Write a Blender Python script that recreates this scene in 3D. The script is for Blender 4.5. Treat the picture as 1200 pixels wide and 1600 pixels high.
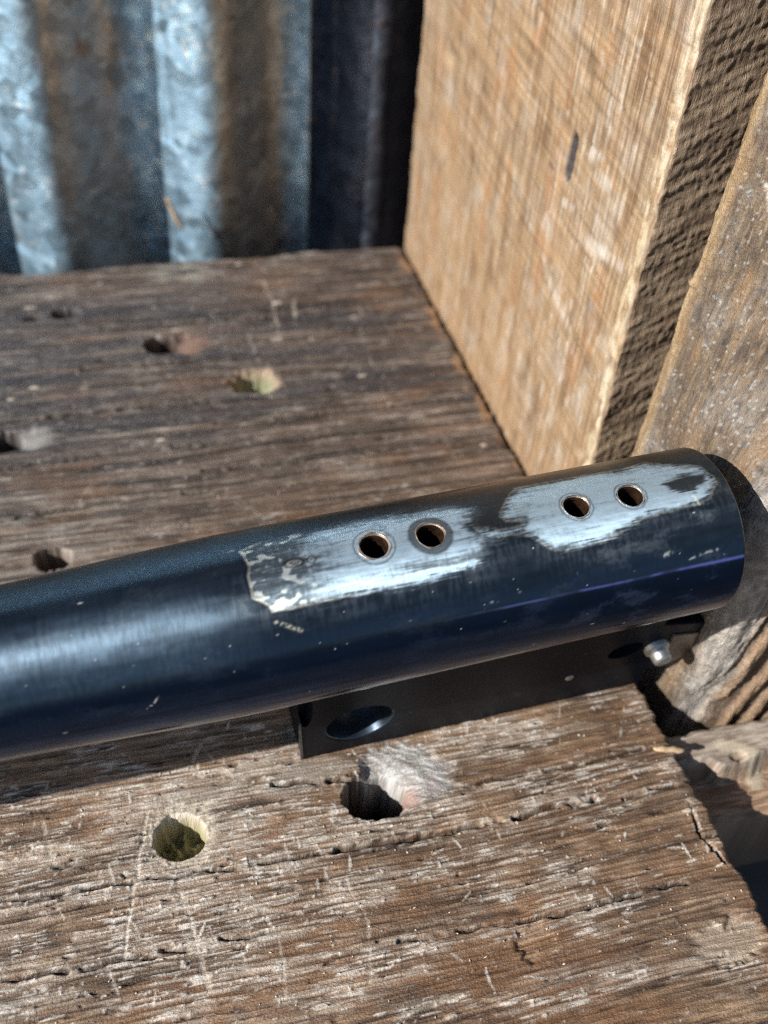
import bpy, bmesh, math
import numpy as np
from mathutils import Matrix, Vector

# ------------------------------------------------------------------ clear
for o in list(bpy.data.objects):
    bpy.data.objects.remove(o, do_unlink=True)
scene = bpy.context.scene
COL = scene.collection
MM = 0.001

# ------------------------------------------------------------------ camera
CAM = np.array([-91.0615, -173.7018, 159.5059])            # millimetres
RIGHT = np.array([0.96544942, -0.25291584, 0.06277731])
DOWN = np.array([-0.12673541, -0.66620240, -0.73492346])
FWD = np.array([0.22769618, 0.70157533, -0.67523811])
cd = bpy.data.cameras.new('camera')
cam = bpy.data.objects.new('camera', cd)
COL.objects.link(cam)
M = Matrix.Identity(4)
for i in range(3):
    M[i][0] = RIGHT[i]; M[i][1] = -DOWN[i]; M[i][2] = -FWD[i]; M[i][3] = CAM[i] * MM
cam.matrix_world = M
cd.sensor_fit = 'VERTICAL'; cd.sensor_height = 36.0; cd.sensor_width = 27.0
cd.lens = 1621.04 / 1600 * 36
cd.clip_start = 0.005; cd.clip_end = 100
cd.dof.use_dof = True
cd.dof.focus_distance = 0.161
cd.dof.aperture_fstop = 17.0
scene.camera = cam

# ------------------------------------------------------------------ light
SUN = np.array([-1.6, -0.54, 1.0]); SUN = SUN / np.linalg.norm(SUN)
EL = math.asin(SUN[2]); AZ = math.atan2(SUN[0], SUN[1])      # azimuth clockwise from +Y
world = bpy.data.worlds.new('World'); scene.world = world
world.use_nodes = True
wn = world.node_tree.nodes; wl = world.node_tree.links
wn.clear()
sky = wn.new('ShaderNodeTexSky'); sky.sky_type = 'NISHITA'; sky.sun_disc = False
sky.sun_elevation = EL; sky.sun_rotation = AZ
sky.dust_density = 0.6; sky.ozone_density = 1.5
bg = wn.new('ShaderNodeBackground'); bg.inputs['Strength'].default_value = 0.058
wo = wn.new('ShaderNodeOutputWorld')
wl.new(sky.outputs[0], bg.inputs[0]); wl.new(bg.outputs[0], wo.inputs[0])
sd = bpy.data.lights.new('sun', 'SUN'); sd.energy = 5.0; sd.angle = math.radians(0.53)
sd.color = (1.0, 0.955, 0.885)
sun = bpy.data.objects.new('sun', sd); COL.objects.link(sun)
sun.location = Vector(SUN) * 2
sun.rotation_euler = Vector(-SUN).to_track_quat('-Z', 'Y').to_euler()
vs = scene.view_settings
vs.view_transform = 'Standard'; vs.look = 'None'; vs.exposure = 0.32
scene.cycles.filter_width = 1.2
scene.cycles.use_denoising = False            # keep the fine grain of the wood crisp; vs.gamma = 1.0
vs.use_curve_mapping = False
scene.render.resolution_x = 768; scene.render.resolution_y = 1024

# ------------------------------------------------------------------ noise
def _hash(ix, iy, seed):
    h = (ix.astype(np.int64) * 374761393 + iy.astype(np.int64) * 668265263 + seed * 1442695041) & 0xFFFFFFFF
    h = ((h ^ (h >> 13)) * 1274126177) & 0xFFFFFFFF
    h = ((h ^ (h >> 15)) * 2246822519) & 0xFFFFFFFF
    return ((h ^ (h >> 16)) & 0xFFFFFF).astype(np.float32) / np.float32(0xFFFFFF)

def vn(x, y, seed=0):
    """value noise, 0..1"""
    x = np.asarray(x, np.float32); y = np.asarray(y, np.float32)
    x, y = np.broadcast_arrays(x, y)
    fx = np.floor(x); fy = np.floor(y)
    tx = x - fx; ty = y - fy
    tx = tx * tx * (3 - 2 * tx); ty = ty * ty * (3 - 2 * ty)
    ix = fx.astype(np.int64); iy = fy.astype(np.int64)
    a = _hash(ix, iy, seed); b = _hash(ix + 1, iy, seed)
    c = _hash(ix, iy + 1, seed); d = _hash(ix + 1, iy + 1, seed)
    return (a + (b - a) * tx) * (1 - ty) + (c + (d - c) * tx) * ty

def gn(x, y, seed=0):
    """gradient noise, about -1..1"""
    x = np.asarray(x, np.float32); y = np.asarray(y, np.float32)
    x, y = np.broadcast_arrays(x, y)
    fx = np.floor(x); fy = np.floor(y)
    px_ = x - fx; py_ = y - fy
    tx = px_ * px_ * px_ * (px_ * (px_ * 6 - 15) + 10); ty = py_ * py_ * py_ * (py_ * (py_ * 6 - 15) + 10)
    ix = fx.astype(np.int64); iy = fy.astype(np.int64)
    def g(dx, dy):
        a = _hash(ix + dx, iy + dy, seed) * np.float32(2 * np.pi)
        return np.cos(a) * (px_ - dx) + np.sin(a) * (py_ - dy)
    a, b, c, d = g(0, 0), g(1, 0), g(0, 1), g(1, 1)
    return ((a + (b - a) * tx) * (1 - ty) + (c + (d - c) * tx) * ty) * np.float32(1.55)

def fb(x, y, seed=0, octv=3, gain=0.5):
    """fractal noise, about -1..1"""
    s = 0; amp = 1.0; tot = 0
    x = np.asarray(x, np.float32); y = np.asarray(y, np.float32)
    for i in range(octv):
        s = s + amp * gn(x * 2 ** i + 17.3 * i, y * 2 ** i - 9.1 * i + 0.37, seed + i * 31)
        tot += amp * (1 if i == 0 else 0.6); amp *= gain
    return s / tot

def ss(a, b, x):
    t = np.clip((x - a) / (b - a), 0, 1)
    return t * t * (3 - 2 * t)

def mixc(A, B, t):
    """A, B colours (3,) or (...,3), t (...)"""
    t = np.asarray(t)[..., None]
    return np.asarray(A, np.float32) * (1 - t) + np.asarray(B, np.float32) * t

def segd(x, y, pts):
    """distance to a polyline"""
    best = np.full(np.broadcast(x, y).shape, 1e9, np.float32)
    for (ax, ay), (bx, by) in zip(pts[:-1], pts[1:]):
        dx, dy = bx - ax, by - ay
        L = dx * dx + dy * dy + 1e-9
        t = np.clip(((x - ax) * dx + (y - ay) * dy) / L, 0, 1)
        best = np.minimum(best, np.hypot(x - ax - t * dx, y - ay - t * dy))
    return best

def polysdf(x, y, pts):
    """signed distance to a polygon, negative inside"""
    d = segd(x, y, list(pts) + [pts[0]])
    ins = np.zeros(d.shape, bool)
    n = len(pts)
    for i in range(n):
        (ax, ay), (bx, by) = pts[i], pts[(i + 1) % n]
        if ay == by:
            continue
        c = ((ay > y) != (by > y)) & (x < (bx - ax) * (y - ay) / (by - ay) + ax)
        ins ^= c
    return np.where(ins, -d, d)

# ------------------------------------------------------------------ mesh helpers
def mesh_from(name, V, F, col=None, uv=None, rgh=None, met=None, smooth=True):
    """V (n,3) millimetres; F list of index arrays (k,4)/(k,3) or python lists"""
    V = np.asarray(V, np.float32)
    me = bpy.data.meshes.new(name)
    loops = []; starts = []; tot = 0; nface = 0; totals = []
    for f in F:
        f = np.asarray(f, np.int32)
        if f.ndim == 1:
            f = f[None, :]
        loops.append(f.ravel()); k = f.shape[1]
        starts.append(tot + np.arange(len(f), dtype=np.int32) * k)
        totals.append(np.full(len(f), k, np.int32))
        tot += f.size; nface += len(f)
    loops = np.concatenate(loops); starts = np.concatenate(starts)
    me.vertices.add(len(V)); me.loops.add(tot); me.polygons.add(nface)
    me.vertices.foreach_set('co', (V * MM).ravel())
    me.loops.foreach_set('vertex_index', loops)
    me.polygons.foreach_set('loop_start', starts)
    if smooth:
        me.polygons.foreach_set('use_smooth', np.ones(nface, bool))
    me.update(calc_edges=True)
    if col is not None:
        a = me.color_attributes.new('Col', 'FLOAT_COLOR', 'POINT')
        c = np.ones((len(V), 4), np.float32); c[:, :3] = np.clip(col, 0, 1)
        a.data.foreach_set('color', c.ravel())
    for nm, arr in (('Rgh', rgh), ('Met', met)):
        if arr is not None:
            a = me.attributes.new(nm, 'FLOAT', 'POINT')
            a.data.foreach_set('value', np.asarray(arr, np.float32).ravel())
    if uv is not None:
        l = me.uv_layers.new(name='UVMap')
        l.data.foreach_set('uv', np.asarray(uv, np.float32)[loops].ravel())
    me.validate()
    return me

def grid_faces(n, m, wrap=False, base=0):
    i = np.arange(n - 1)[:, None]; j = np.arange(m if wrap else m - 1)[None, :]
    a = i * m + j; b = i * m + (j + 1) % m; c = (i + 1) * m + (j + 1) % m; d = (i + 1) * m + j
    return base + np.stack([a, b, c, d], -1).reshape(-1, 4)

def add(name, me, mat=None, parent=None, label=None, cat=None, group=None, kind=None):
    o = bpy.data.objects.new(name, me); COL.objects.link(o)
    if mat is not None:
        me.materials.append(mat)
    if parent is not None:
        o.parent = parent
    if label: o['label'] = label
    if cat: o['category'] = cat
    if group: o['group'] = group
    if kind: o['kind'] = kind
    return o

# ------------------------------------------------------------------ materials
def new_mat(name):
    m = bpy.data.materials.new(name); m.use_nodes = True
    nt = m.node_tree; nt.nodes.clear()
    out = nt.nodes.new('ShaderNodeOutputMaterial')
    b = nt.nodes.new('ShaderNodeBsdfPrincipled')
    nt.links.new(b.outputs[0], out.inputs[0])
    return m, nt, b

def node(nt, typ, **kw):
    n = nt.nodes.new(typ)
    for k, v in kw.items():
        if k in n.inputs:
            n.inputs[k].default_value = v
        else:
            setattr(n, k, v)
    return n

def wood_mat(name, fine=(0.25, 3.0), rough=0.62, bump=0.35, spec=0.35, cvar=0.35):
    """colour from the mesh's own wood pattern, with finer fibre grain on top; UV is in mm, u along the grain"""
    m, nt, b = new_mat(name)
    L = nt.links
    at = node(nt, 'ShaderNodeAttribute', attribute_name='Col')
    uv = node(nt, 'ShaderNodeUVMap')
    mp = node(nt, 'ShaderNodeMapping'); mp.inputs['Scale'].default_value = (fine[0], fine[1], 1)
    L.new(uv.outputs[0], mp.inputs[0])
    n1 = node(nt, 'ShaderNodeTexNoise', Scale=1.0, Detail=5.0, Roughness=0.65)
    L.new(mp.outputs[0], n1.inputs['Vector'])
    mp2 = node(nt, 'ShaderNodeMapping'); mp2.inputs['Scale'].default_value = (2.2, 3.6, 1)
    L.new(uv.outputs[0], mp2.inputs[0])
    n2 = node(nt, 'ShaderNodeTexNoise', Scale=1.0, Detail=3.0, Roughness=0.6)
    L.new(mp2.outputs[0], n2.inputs['Vector'])
    mr = node(nt, 'ShaderNodeMapRange'); mr.inputs['From Min'].default_value = 0.25; mr.inputs['From Max'].default_value = 0.75
    mr.inputs['To Min'].default_value = 1 - cvar; mr.inputs['To Max'].default_value = 1 + cvar
    L.new(n1.outputs[0], mr.inputs['Value'])
    mx = node(nt, 'ShaderNodeVectorMath', operation='SCALE')
    L.new(at.outputs['Color'], mx.inputs[0]); L.new(mr.outputs[0], mx.inputs['Scale'])
    L.new(mx.outputs[0], b.inputs['Base Color'])
    ad = node(nt, 'ShaderNodeMath', operation='ADD')
    L.new(n1.outputs[0], ad.inputs[0]); L.new(n2.outputs[0], ad.inputs[1])
    bp = node(nt, 'ShaderNodeBump'); bp.inputs['Strength'].default_value = bump
    bp.inputs['Distance'].default_value = 0.0006
    L.new(ad.outputs[0], bp.inputs['Height']); L.new(bp.outputs[0], b.inputs['Normal'])
    rr = node(nt, 'ShaderNodeMapRange'); rr.inputs['From Min'].default_value = 0.3; rr.inputs['From Max'].default_value = 0.7
    rr.inputs['To Min'].default_value = rough - 0.2; rr.inputs['To Max'].default_value = rough + 0.15
    L.new(n2.outputs[0], rr.inputs['Value']); L.new(rr.outputs[0], b.inputs['Roughness'])
    b.inputs['Specular IOR Level'].default_value = spec
    return m

MAT_PLANK = wood_mat('plank_wood', (0.14, 2.6), 0.50, 0.6, 0.5, 0.42)
MAT_POST = wood_mat('post_wood', (0.16, 2.2), 0.6, 0.6, 0.4, 0.34)
MAT_TIMBER = wood_mat('timber_wood', (0.6, 2.2), 0.42, 0.9, 0.6, 0.4)
MAT_RAIL = wood_mat('rail_wood', (0.2, 2.2), 0.66, 0.4, 0.3, 0.3)

def steel_mat(name, bump=0.06, aniso=0.0):
    m, nt, b = new_mat(name); L = nt.links
    at = node(nt, 'ShaderNodeAttribute', attribute_name='Col')
    rg = node(nt, 'ShaderNodeAttribute', attribute_name='Rgh')
    mt = node(nt, 'ShaderNodeAttribute', attribute_name='Met')
    uv = node(nt, 'ShaderNodeUVMap')
    mp = node(nt, 'ShaderNodeMapping'); mp.inputs['Scale'].default_value = (5.0, 0.55, 1)     # brushed round the barrel
    L.new(uv.outputs[0], mp.inputs[0])
    n1 = node(nt, 'ShaderNodeTexNoise', Scale=1.0, Detail=4.0, Roughness=0.6)
    L.new(mp.outputs[0], n1.inputs['Vector'])
    n2 = node(nt, 'ShaderNodeTexNoise', Scale=0.35, Detail=4.0, Roughness=0.6)
    L.new(uv.outputs[0], n2.inputs['Vector'])
    bp = node(nt, 'ShaderNodeBump'); bp.inputs['Strength'].default_value = bump; bp.inputs['Distance'].default_value = 0.0003
    L.new(n1.outputs[0], bp.inputs['Height']); L.new(bp.outputs[0], b.inputs['Normal'])
    ad = node(nt, 'ShaderNodeMath', operation='MULTIPLY_ADD'); ad.inputs[1].default_value = 0.22; 
    L.new(n2.outputs[0], ad.inputs[0])
    sb = node(nt, 'ShaderNodeMath', operation='SUBTRACT'); sb.inputs[1].default_value = 0.11
    L.new(rg.outputs['Fac'], sb.inputs[0]); L.new(sb.outputs[0], ad.inputs[2])
    L.new(ad.outputs[0], b.inputs['Roughness'])
    L.new(at.outputs['Color'], b.inputs['Base Color']); L.new(mt.outputs['Fac'], b.inputs['Metallic'])
    b.inputs['Specular IOR Level'].default_value = 0.5
    b.inputs['Anisotropic'].default_value = 0.8
    tg = node(nt, 'ShaderNodeTangent', direction_type='UV_MAP', uv_map='UVMap')
    L.new(tg.outputs[0], b.inputs['Tangent'])
    return m

def plain_mat(name, col, rough=0.5, metal=0.0, nscale=400.0, var=0.3, bump=0.15):
    m, nt, b = new_mat(name); L = nt.links
    tc = node(nt, 'ShaderNodeTexCoord')
    n = node(nt, 'ShaderNodeTexNoise', Scale=nscale, Detail=4.0, Roughness=0.6)
    L.new(tc.outputs['Object'], n.inputs['Vector'])
    cr = node(nt, 'ShaderNodeValToRGB')
    cr.color_ramp.elements[0].position = 0.3; cr.color_ramp.elements[1].position = 0.7
    cr.color_ramp.elements[0].color = tuple(c * (1 - var) for c in col) + (1,)
    cr.color_ramp.elements[1].color = tuple(min(1, c * (1 + var)) for c in col) + (1,)
    L.new(n.outputs[0], cr.inputs[0]); L.new(cr.outputs[0], b.inputs['Base Color'])
    bp = node(nt, 'ShaderNodeBump'); bp.inputs['Strength'].default_value = bump; bp.inputs['Distance'].default_value = 0.0003
    L.new(n.outputs[0], bp.inputs['Height']); L.new(bp.outputs[0], b.inputs['Normal'])
    b.inputs['Roughness'].default_value = rough; b.inputs['Metallic'].default_value = metal
    return m

MAT_STEEL = steel_mat('blued_steel', 0.10)
MAT_LUG = plain_mat('black_lug_steel', (0.006, 0.008, 0.012), 0.42, 0.0, 500, 0.25, 0.12)
_b = MAT_LUG.node_tree.nodes['Principled BSDF']; _b.inputs['Specular IOR Level'].default_value = 0.10; _b.inputs['Specular Tint'].default_value = (0.45, 0.65, 1.0, 1)
_nt = MAT_LUG.node_tree
_tc = node(_nt, 'ShaderNodeTexCoord'); _n = node(_nt, 'ShaderNodeTexNoise', Scale=900.0, Detail=3.0, Roughness=0.7)
_nt.links.new(_tc.outputs['Object'], _n.inputs['Vector'])
_cr = node(_nt, 'ShaderNodeValToRGB'); _cr.color_ramp.elements[0].position = 0.66; _cr.color_ramp.elements[1].position = 0.74
_cr.color_ramp.elements[0].color = (0.007, 0.009, 0.014, 1); _cr.color_ramp.elements[1].color = (0.09, 0.09, 0.085, 1)
_nt.links.new(_n.outputs[0], _cr.inputs[0]); _nt.links.new(_cr.outputs[0], _b.inputs['Base Color'])
MAT_PIN = plain_mat('bare_pin_steel', (0.48, 0.49, 0.48), 0.42, 0.9, 600, 0.12, 0.15)
MAT_THREAD = plain_mat('rusty_thread', (0.038, 0.020, 0.012), 0.36, 0.4, 900, 0.7, 0.3)
MAT_RIM = plain_mat('bright_rim', (0.44, 0.37, 0.30), 0.42, 0.85, 900, 0.7, 0.6)
MAT_RUSTRIM = plain_mat('rusty_rim', (0.50, 0.40, 0.31), 0.42, 0.7, 700, 0.65, 0.6)
MAT_CHIP = plain_mat('pale_chip', (0.48, 0.35, 0.22), 0.7, 0.0, 700, 0.3, 0.3)
MAT_GROUND = plain_mat('dark_soil', (0.055, 0.045, 0.038), 0.9, 0.0, 30, 0.4, 0.5)

# ------------------------------------------------------------------ ground under the bench
me = bpy.data.meshes.new('ground')
G = 30.0
me.from_pydata([(-G, -G, -0.40), (G, -G, -0.40), (G, G, -0.40), (-G, G, -0.40)], [], [(0, 1, 2, 3)])
add('ground', me, MAT_GROUND, kind='structure')

# ------------------------------------------------------------------ bench plank
def axis(spans):
    """spans: (start, stop, step) pieces joined into one coordinate list"""
    out = []
    for a, b, s in spans:
        n = max(1, int(round((b - a) / s)))
        out.append(np.linspace(a, b, n, endpoint=False))
    out.append(np.array([spans[-1][1]]))
    return np.concatenate(out).astype(np.float32)

def ell(u, v, cx, cy, rx, ry, seed, rough=0.15, n=2.0):
    """normalised, ragged distance from an oval's centre (1 at the rim)"""
    a = np.arctan2((v - cy) / ry, (u - cx) / rx)
    r = np.hypot((u - cx) / rx, (v - cy) / ry)
    k = 1 + rough * (fb(np.cos(a) * n + 5, np.sin(a) * n + 5, seed, 3))
    return r / k

def plank_surface(u, v):
    w = v + 2.6 * fb(u / 110, v / 50, 11, 2) + 0.35 * fb(u / 30, v / 8, 12, 2)
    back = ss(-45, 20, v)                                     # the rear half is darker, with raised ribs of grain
    ring = 0.5 + 0.5 * np.sin(2 * np.pi * w / 5.2 + 3.6 * fb(u / 120, w / 7, 13, 2))
    f1 = fb(u / 34, w / 0.95, 14, 3)                          # long fibres
    f2 = fb(u / 17, w / 0.46, 15, 2)
    hair = fb(u / 26, w / 0.33, 29, 2)
    broad = fb(u / 55, v / 18, 16, 3)
    patch = fb(u / 16, v / 6, 17, 3)
    saw = fb(u / 1.5, v / 40, 18, 2)                          # faint marks across the grain
    grit = fb(u / 1.6, v / 0.6, 28, 2)
    tear = fb(u / 9.0, w / 0.9, 19, 3)
    tearm = ss(0.25, 0.6, tear + 0.25 * patch)
    lift = ss(0.28, 0.6, fb(u / 6.5, w / 0.75, 20, 3) + 0.25 * patch)
    h = 0.17 * ring ** 2 * (0.3 + 1.3 * back) + 0.17 * f1 + 0.12 * f2 + 0.03 * saw + 0.045 * grit + 0.06 * hair
    h = h - 0.24 * tearm * (1 - 0.3 * back) + 0.22 * lift + 0.2 * broad
    # --- colour
    dark = np.array([0.062, 0.039, 0.027]); mid = np.array([0.205, 0.124, 0.074]); tan = np.array([0.38, 0.245, 0.145])
    grey = np.array([0.33, 0.30, 0.27]); pale = np.array([0.62, 0.55, 0.47]); rust = np.array([0.29, 0.145, 0.066])
    t = np.clip(0.5 + 0.40 * f1 + 0.34 * f2 + 0.24 * patch + 0.26 * hair, 0, 1)
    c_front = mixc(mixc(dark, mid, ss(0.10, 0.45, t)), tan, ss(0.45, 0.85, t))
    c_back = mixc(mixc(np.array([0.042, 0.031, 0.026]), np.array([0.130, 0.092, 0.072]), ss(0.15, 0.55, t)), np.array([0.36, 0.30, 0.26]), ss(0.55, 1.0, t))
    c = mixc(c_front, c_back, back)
    groove = ss(0.40, 0.0, ring) * ss(-0.35, 0.35, fb(u / 40, w / 6, 21, 2) + 0.15)
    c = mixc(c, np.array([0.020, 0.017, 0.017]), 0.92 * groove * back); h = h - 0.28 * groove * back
    band = fb(u / 120, w / 6.5, 49, 2)
    c = c * (1 + 0.42 * band)[..., None]
    c = mixc(c, rust, (0.48 - 0.22 * back) * ss(0.1, 0.6, fb(u / 30, v / 9, 22, 3) + 0.35 * ss(-88, -112, v) * (1 - back)))
    gm = ss(0.05, 0.7, broad + 0.6 * patch)
    c = mixc(c, grey * (0.6 + 0.4 * (1 - back))[..., None], 0.42 * gm * ss(-0.5, 0.4, f1 + f2))
    st = ss(-0.05, 0.4, fb(u / 60, w / 5, 24, 3) + 0.5 * ss(-50, -115, u)) * ss(10, 40, v) * ss(105, 80, v)      # blue-black stain, rear left
    c = mixc(c, np.array([0.036, 0.037, 0.046]), 0.75 * st)
    gw = ss(34, 8, np.hypot((u + 112) / 1.3, v + 12))                                                          # greyer round the small hole
    c = mixc(c, np.array([0.30, 0.275, 0.25]), 0.6 * gw * ss(-0.4, 0.4, f1 + patch))
    c = c * (1 + 0.10 * saw + 0.22 * fb(u / 5, v / 40, 42, 2) * (1 - back))[..., None]
    c = mixc(c, dark * 0.6, 0.60 * ss(0.2, 0.6, hair - 0.15 * patch))
    # worn whitish fibre, only where the surface is scuffed
    worn = 0.5 * ss(10, 5, np.hypot(u + 91, v + 79)) + 0.60 * ss(44, 12, np.hypot((u + 100) / 1.2, (v + 82) / 0.8)) + 0.30 * ss(40, 10, np.hypot((u + 25) / 1.5, v + 75)) + 0.22 * ss(30, 8, np.hypot((u + 70) / 2.0, (v + 100)))
    scuff = ss(-0.05, 0.5, fb(u / 20, v / 6, 41, 3) + 0.35 * fb(u / 6, v / 2.5, 48, 2) + worn - 0.12) * (1 - 0.65 * back)
    c = mixc(c, pale, 0.55 * lift * (0.2 + 0.8 * scuff))
    c = mixc(c, pale, 0.50 * scuff * ss(-0.25, 0.45, f2 + 0.5 * f1))
    dash = ss(0.40, 0.68, fb(u / 5.5, w / 0.40, 43, 2) + 0.25 * scuff)
    c = mixc(c, np.array([0.78, 0.73, 0.66]), 0.75 * dash * (0.25 + 0.75 * scuff)); h = h + 0.12 * dash
    fleck = ss(0.62, 0.85, fb(u / 1.2, v / 0.8, 26, 2) + 0.2 * scuff)
    c = mixc(c, np.array([0.80, 0.76, 0.70]), 0.65 * fleck * (1 - 0.5 * back)); h = h + 0.2 * fleck  # near-white dashes and flecks also paint sun glints into the colour
    c = mixc(c, dark * 0.5, 0.65 * tearm * ss(0.3, 0.7, tear))
    # hundreds of short scuffs, dents and lifted splinters, most along the grain
    rs = np.random.RandomState(77)
    ux = u[:, 0]; vy = v[0]
    for i in range(760):
        if i < 330: cx, cy = -98 + 26 * rs.randn(), -86 + 15 * rs.randn()
        elif i < 620: cx, cy = rs.uniform(-128, -1), rs.uniform(-120, -62)
        else: cx, cy = rs.uniform(-128, -1), rs.uniform(-5, 108)
        ln = rs.gamma(2.0, 0.9) + 0.5; wd = rs.uniform(0.10, 0.24)
        r = rs.rand()
        an = rs.normal(0, 0.10) if r < 0.60 else rs.normal(1.57, 0.35)
        if r >= 0.60: ln *= 0.8
        kind = rs.rand(); amp = rs.uniform(0.35, 0.95); bend = rs.normal(0, 0.12)
        if kind >= 0.68: an = rs.normal(0, 0.08)
        i0, i1 = np.searchsorted(ux, [cx - ln, cx + ln]); j0, j1 = np.searchsorted(vy, [cy - ln, cy + ln])
        if i1 - i0 < 2 or j1 - j0 < 2: continue
        sl = (slice(i0, i1), slice(j0, j1))
        du = u[sl] - cx; dv = v[sl] - cy
        a = du * math.cos(an) + dv * math.sin(an); b = -du * math.sin(an) + dv * math.cos(an) - bend * a * a / ln
        wv = wd * (1.1 - (2 * a / ln) ** 2)
        k = ss(1.5, 0.5, abs(b) / np.maximum(wv, 0.01)) * ss(0.55, 0.40, abs(a) / ln) * amp
        if kind < 0.68:
            c[sl] = mixc(c[sl], (0.76, 0.71, 0.64), k * (1 if cy < -30 else 0.55)); h[sl] += 0.10 * k
        else:
            c[sl] = mixc(c[sl], dark * 0.45, 0.85 * k); h[sl] -= 0.5 * k
    # pale blotch at the rear edge
    c = mixc(c, np.array([0.40, 0.38, 0.32]), 0.65 * ss(1.2, 0.5, ell(u, v, -70, 105, 10, 6, 30, 0.5)) * ss(-0.5, 0.2, f1 + patch))
    # smooth pale flats beside the knot
    for cx, cy, rx, ry, k in ((-66, -71.5, 6, 2.4, 0.6), (-72, -74.5, 5, 1.3, 0.45), (-78, -68.5, 6, 1.6, 0.35), (-86, -72, 8, 1.5, .35)):
        q = ss(1.2, 0.7, ell(u, v, cx, cy, rx, ry, 31, 0.3))
        c = mixc(c, np.array([0.40, 0.345, 0.285]), k * q); h = h * (1 - 0.5 * q) + 0.12 * q
    # --- cracks along the grain
    for pts, dep, wd in (([(-140, -84), (-120, -84.6), (-85, -86.6), (-66, -87.6)], 0.5, 0.22),
                         ([(-66, -87.4), (-47, -88.4), (-27, -87.9), (-19, -88.0)], 1.5, 0.34),
                         ([(-14, -88.3), (0, -88.2)], 0.8, 0.25),
                         ([(-74, -72.6), (-66, -74.2), (-60, -75)], 1.0, 0.3),
                         ([(-2.4, -91.8), (-3.7, -98), (-1.9, -104), (0, -108)], 1.0, 0.22),
                         ([(-60, -105), (-35, -106.5), (-10, -106)], 0.7, 0.2),
                         ([(-130, -97), (-105, -98.2), (-80, -99)], 0.7, 0.22),
                         ([(-44, -80), (-20, -80.6), (-6, -80)], 0.45, 0.2),
                         ([(-125, 22), (-95, 24), (-60, 23)], 0.9, 0.5), ([(-100, 60), (-60, 58), (-20, 59)], 0.7, 0.5),
                         ([(-130, 40), (-90, 41), (-70, 40)], 1.1, 0.6), ([(-70, 31), (-30, 30), (-8, 31)], 0.7, 0.45),
                         ([(-95, 78), (-50, 77), (-15, 79)], 0.8, 0.5), ([(-60, 92), (-25, 90), (-5, 91)], 0.6, 0.4),
                         ([(-125, 5), (-98, 7), (-70, 6)], 0.7, 0.4), ([(-75, 14), (-40, 13), (-12, 15)], 0.6, 0.4)):
        d = segd(u, v + 0.7 * fb(u / 5, v / 9, 33, 3), pts)
        k = ss(wd * 2.2, wd * 0.5, d) * ss(-0.55, -0.1, fb(u / 4, v / 9, 34, 2))
        h = h - dep * k; c = mixc(c, dark * 0.45, 0.8 * k)
        edge = ss(wd * 4.5, wd * 2.2, d) * (1 - k) * ss(0.0, 0.4, fb(u / 2.0, v / 2.5, 35, 2))
        c = mixc(c, pale, 0.5 * edge * (1 - 0.85 * back)); h = h + 0.10 * edge * (1 - 0.7 * back)
    # --- scratches across the grain
    for pts, dep, wd, k0 in (([(-96, -73.7), (-98, -82), (-99.4, -88.2), (-101.0, -94), (-101.4, -98.3)], 0.15, 0.22, 0.75),
                             ([(-92.3, -89.3), (-91.2, -94), (-90.6, -97.8), (-89.4, -107)], 0.1, 0.35, 0.6),
                             ([(-85.5, -62), (-88, -66.5), (-86, -69)], 0.05, 0.3, 0.5), ([(-85.5, -62), (-83, -67), (-81, -70)], 0.05, 0.25, 0.45),
                             ([(-113, -72), (-112, -78), (-110.5, -81)], 0.1, 0.3, 0.5), ([(-104, -99), (-103, -103)], 0.1, 0.3, 0.5),
                             ([(-80, -95), (-78, -101), (-79, -109)], 0.08, 0.25, 0.35), ([(-66, -93), (-64, -101), (-66, -110)], 0.08, 0.3, 0.35),
                             ([(-56, 70), (-55, 60), (-55, 52)], 0.1, 0.3, 0.22), ([(-47, 98), (-46, 84), (-47, 70)], 0.1, 0.4, 0.25),
                             ([(-84, -96), (-80, -95), (-74, -97)], 0.1, 0.25, 0.4), ([(-40, 84), (-41, 76)], 0.1, 0.5, 0.35)):
        d = segd(u + 0.5 * fb(u / 4, v / 4, 36, 2), v, pts)
        k = ss(wd * 1.8, wd * 0.4, d) * ss(-0.5, 0.0, fb(u / 2, v / 2.5, 37, 2))
        h = h - dep * k; c = mixc(c, pale * 1.15, k0 * k)
    # chip (pale torn spot) low in front
    q = ell(u, v, -38.6, -110.0, 3.4, 3.4, 38, 0.5)
    k = ss(1.1, 0.75, q); c = mixc(c, np.array([0.46, 0.34, 0.24]), 0.6 * k * ss(-0.5, 0.4, f2 + patch)); h = h - k * (0.35 + 0.25 * (u + 38.6) / -3.0)
    q = ell(u, v, -8, -117, 7, 4, 39, 0.5); k = ss(1.1, 0.7, q)
    c = mixc(c, np.array([0.46, 0.37, 0.28]), 0.7 * k); h = h - 0.6 * k
    # --- small dents and gouges scattered
    rs = np.random.RandomState(5)
    for i in range(90):
        cx, cy = rs.uniform(-128, -2), rs.uniform(-118, 108); rx, ry = rs.uniform(0.5, 1.8), rs.uniform(0.25, 0.6)
        sel = (abs(u - cx) < 3 * rx) & (abs(v - cy) < 3 * ry)
        if not sel.any(): continue
        q = ell(u[sel], v[sel], cx, cy, rx, ry, 40 + i, 0.4); k = ss(1.2, 0.6, q)
        if rs.rand() < 0.6:
            h[sel] -= 0.5 * k; c[sel] = mixc(c[sel], dark * 0.5, 0.7 * k)
        else:
            h[sel] += 0.3 * k; c[sel] = mixc(c[sel], pale * 1.1, 0.75 * k)
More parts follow.
